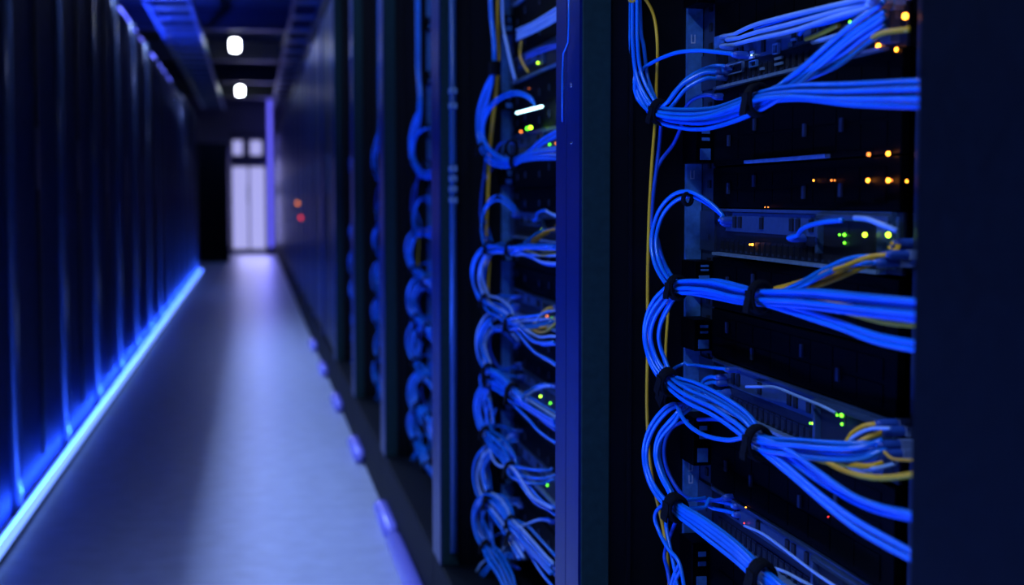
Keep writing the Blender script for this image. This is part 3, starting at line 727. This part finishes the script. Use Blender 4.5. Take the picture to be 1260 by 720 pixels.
# --- ties
ALL_TIES = []
def tie(px, py, X, dirpx, hw, hh, label, tilt=0.0, tail=True):
    """hook-and-loop tie: an oval band round the bundle; dirpx = direction of the bundle in the picture plane"""
    c = WX(px, py, X)
    t = (WX(px+dirpx[0], py+dirpx[1], X) - c).normalized()
    bx = Vector((1,0,0)); nx = t.cross(bx).normalized(); hw *= 1.3
    m = MB(); N = 20; prof = [(-hw, -.0002), (-hw, .0022), (-hw*0.6,.0034), (hw*0.6,.0034), (hw, .0022), (hw, -.0002)]
    for i in range(N):
        a = 2*math.pi*i/N
        er = nx*math.cos(a)*hh + bx*math.sin(a)*(hh*0.72)
        nr = (nx*math.cos(a) + bx*math.sin(a)).normalized()
        for (u, r_) in prof: m.v.append(tuple(c + er + nr*r_ + t*u))
    K = len(prof)
    for i in range(N):
        for k in range(K):
            a = i*K+k; b = i*K+(k+1)%K; c2 = ((i+1)%N)*K+(k+1)%K; d2 = ((i+1)%N)*K+k
            m.f.append((a,b,c2,d2)); m.m.append(0)
    o = m.build('cable_tie', 'velcro', None, smooth=True); tag(o, label, 'cable tie')
    if tail:
        m = MB(); p0 = c - bx*(hh*0.72+0.002)
        q = [p0 + nx*hh*0.5, p0, p0 - nx*hh*0.7 - bx*0.002, p0 - nx*hh*1.1 - bx*0.002]
        for p in q:
            for e in (-1, 1):
                m.v.append(tuple(p + t*hw*0.85*e)); m.v.append(tuple(p + t*hw*0.85*e - bx*0.0015))
        for i in range(3):
            a = i*4
            m.f += [(a, a+2, a+6, a+4), (a+1, a+5, a+7, a+3), (a, a+4, a+5, a+1), (a+2, a+3, a+7, a+6)]; m.m += [0]*4
        m.f += [(0,1,3,2), (12,14,15,13)]; m.m += [0]*2
        m.build('loose_end', 'velcro', o)
    ALL_TIES.append(o)
tie(*T1, (20,9), .0075, .0115, 'black tie where the top cables turn, at the yellow cable of the nearest rack')
tie(*T2, (25,-6), .0072, .0125, 'black tie holding the top bundle in front of the servers')
tie(*T3, (20,2), .0080, .0110, 'black tie holding the middle bundle beside the rail')
tie(*T4, (25,3), .0065, .0125, 'black tie holding the middle bundle before it fans out')
tie(*T5, (16,18), .0075, .0120, 'black tie at the foot of the big loop, above the third bundle')
tie(825, 484, .462, (10,20), .0100, .0115, 'wide black strap just below the tie of the big loop')
tie(*T6, (22,12), .0065, .0135, 'black tie holding the third bundle before it fans out')
tie(832, 625, .449, (18,14), .0100, .0125, 'black tie at the foot of the lower loop')
tie(938, 710, .446, (18,16), .0085, .0125, 'black tie on the bottom bundle at the bottom edge of the picture')
tie(846, 245, .479, (20,-2), .0030, .0050, 'small black clip on the arching cable below the rail mark', tail=False)

# --- the same cabling in the racks behind, each cable and plug copied
KC = {}
for o in bpy.data.objects:
    if o.parent: KC.setdefault(o.parent.name, []).append(o)
def copy_tree(o, off, label, group, material=None):
    c = o.copy(); COL.objects.link(c); c.location = Vector(o.location) + off
    c['label'] = label; c['group'] = group
    if material:
        c.material_slots[0].link = 'OBJECT'; c.material_slots[0].material = MATS[material]
    for ch in KC.get(o.name, []):
        if ch.type == 'LIGHT': continue
        d_ = ch.copy(); COL.objects.link(d_); d_.parent = c
    return c
zs = {}
def cz(o):
    k = o.name
    if k not in zs: zs[k] = sum(v.co.z for v in o.data.vertices)/len(o.data.vertices)
    return zs[k]
def cy(o): return max(v.co.y for v in o.data.vertices)
drops = [(0.0, None, ''), (-0.262, 0.62, ' lower down'), (-0.49, 0.62, ' near the floor')]
ordsB = ['second', 'third', 'fourth', 'fifth']
EXW = ['first', 'second', 'third', 'fourth', 'fifth', 'sixth', 'seventh', 'eighth', 'ninth', 'tenth', 'eleventh', 'twelfth', 'thirteenth', 'fourteenth', 'fifteenth', 'sixteenth', 'seventeenth', 'eighteenth', 'nineteenth', 'twentieth', 'last but one', 'last']
_ex = sorted([o for o in ALL_CABLES if o.name not in SHORT], key=lambda o: -cz(o))
EXTRA = {o.name: f'short cable, {EXW[min(i, 21)]} from the top at the switch faces' for i, o in enumerate(_ex)}
_lg = [o for o in ALL_CABLES if o['label'].startswith('long yellow')][0]; EXTRA[_lg.name] = 'long cable down the whole side'
lower_set = [o for o in ALL_CABLES if cz(o) < 0.90 and 'yellow' not in o['label'] and cy(o) > 1.3]
TOPSET = {i for i, o in enumerate(ALL_CABLES) if cz(o) > 1.0 and (i < N_TOP)}
for k in (1, 2, 3, 4):
    for di, (dz, _, wd) in enumerate(drops):
        src = ALL_CABLES if di == 0 else lower_set
        for i, o in enumerate(src):
            if o['label'].startswith('thin pale') or (di and rnd.random() < 0.12): continue
            if k >= 3 and i % 2: continue
            if di == 0 and (i in TOPSET or 'long yellow' in o['label']): continue
            if k >= 2 and ('dropping' in o['label'] or 'hanging behind' in o['label'] or 'long yellow' in o['label']) and not (k == 2 and i == 1): continue
            if cy(o) < 1.3 and k > 1: continue
            off = Vector((rnd.uniform(-0.006, 0.006), PITCH_Y*k + rnd.uniform(-0.012, 0.012), dz + rnd.uniform(-0.006, 0.006)))
            mt = None
            if k == 1 and o.data.materials[0].name == 'cable_blue' and i % 4 == 0: mt = 'cable_pale'
            nm = {1: 'second', 2: 'third', 3: 'fourth', 4: 'fifth'}[k]
            cn = "yellow" if "yellow" in o['label'] else ("pale" if (mt or 'pale' in o['label']) else "blue")
            SH = SHORT.get(o.name) or EXTRA[o.name]
            sh = f'{cn} {SH} of the {nm} rack{wd}'
            copy_tree(o, off, sh, f'cables of the {nm} rack'+wd, mt)
        for o in ALL_TIES:
            if di and cz(o) > 0.90: continue
            off = Vector((0, PITCH_Y*k, dz))
            nm = {1: 'second', 2: 'third', 3: 'fourth', 4: 'fifth'}[k]
            copy_tree(o, off, f'{ords[ALL_TIES.index(o)]} black tie from the top among the{wd or " upper"} cable loops, {nm} rack', f'ties of the {nm} rack'+wd)

# --- top loops of the second rack, hanging wider than in the nearest one; copied once more for the racks behind
Y2 = YW0 + PITCH_Y - 0.010
TOP2 = []
def cables2(pp, slots, label, material='cable_blue', seed=1, wide=1.15, rad=D/2, tight=()):
    C = path(pp, 7, Y2); M = len(pp)-1
    order = sorted(range(len(slots)), key=lambda i: slots[i][0])
    def sp(u): return min([wide] + [0.98+(wide-0.98)*min(1, abs(u*M-k)/1.3) for k in tight])
    for i, sl in enumerate(slots):
        nm = (POSW[len(slots)][order.index(i)] + ' of the ' if len(slots) > 1 else '')
        P = frame_offsets(C, sl, sp, 0.3, seed*17+i)
        o = cable(P, nm + label, material, rad, copyable=False); o['group'] = 'upper cables of the second rack'
        TOP2.append(o)
cables2([(603,-400,.47),(604,-100,.47),(605,10,.468),(608,50,.466),(607,88,.462),(597,110,.452),(588,140,.445),(589,172,.447),(602,196,.456),(626,202,.466),(648,190,.466),(665,175,.472),(690,160,.480)],
    [(-1.2,0),(-.3,.5),(.6,0)], 'blue cables looping widest at the top of the second rack', seed=51, tight=(4,9))
cables2([(600,-400,.465),(602,-100,.465),(603,10,.463),(607,55,.463),(606,90,.462),(600,115,.456),(592,145,.450),(594,175,.452),(606,192,.458),(626,200,.466),(655,192,.466),(690,188,.466),(730,186,.466)],
    [(-.5,.9),(.9,-.3),(1.6,.4)], 'blue cables of the top loop running on level, second rack', seed=52, tight=(4,9))
cables2([(662,132,.485),(656,120,.480),(640,113,.474),(622,117,.468),(606,130,.458),(597,150,.452),(598,175,.454),(612,192,.460),(630,200,.466),(660,196,.466),(690,195,.466),(730,194,.466)],
    [(0,-.8),(.9,-.5)], 'blue cables arching over the cyan bar of the second rack', seed=53, tight=(8,))
cables2([(636,43,.495),(652,36,.480),(668,27,.474),(690,14,.470),(730,-12,.468)],
    [(-1.6,0),(-.8,.3),(0,0),(.8,.3),(1.6,0)], 'pale cables slanting up at the top of the second rack', 'cable_pale', seed=54)
cables2([(617,-60,.482),(618,-10,.482),(619,30,.482),(624,55,.484),(630,82,.488),(634,98,.492)], [(-.5,0),(.6,0)], 'pale cables hanging straight beside the upper rail, second rack', 'cable_pale', seed=55)
cables2([(612,-400,.476),(612,-60,.476),(612,30,.476),(614,70,.476),(611,110,.474),(606,150,.470),(602,190,.468),(600,240,.466),(598,285,.464),(597,330,.464)],
    [(-.4,0),(.6,.2)], 'yellow cables hanging down the side of the second rack', 'cable_yellow', seed=56, rad=0.0019)
cables2([(642,50,.492),(640,70,.490),(650,88,.492)], [(0,0)], 'short yellow cable below the slanting pale cables, second rack', 'cable_yellow', seed=57)
cables2([(690,55,.480),(665,62,.482),(648,70,.490)], [(-.5,0),(.5,0)], 'dark blue cables below the slanting pale cables, second rack', 'cable_navy', seed=58)
_n = len(ALL_TIES)
tie(609, 84, .464, (0,20), .0100, .0125, 'black tie at the head of the top loop, second rack', tail=False)
tie(634, 199, .466, (20,-3), .0080, .0110, 'black tie at the foot of the top loop, second rack', tail=False)
for o in ALL_TIES[_n:]: o['group'] = 'ties of the second rack'
for k in (1, 2, 3):
    nm = {1: 'third', 2: 'fourth', 3: 'fifth'}[k]
    for i, o in enumerate(TOP2):
        if ('hanging' in o['label']) or (k > 1 and i % 2): continue
        if 'level' in o['label'] or 'widest' in o['label']:
            pass
        copy_tree(o, Vector((rnd.uniform(-.005,.005), PITCH_Y*k, rnd.uniform(-.01,.01))), o['label'].replace('second rack', nm + ' rack'), f'upper cables of the {nm} rack')
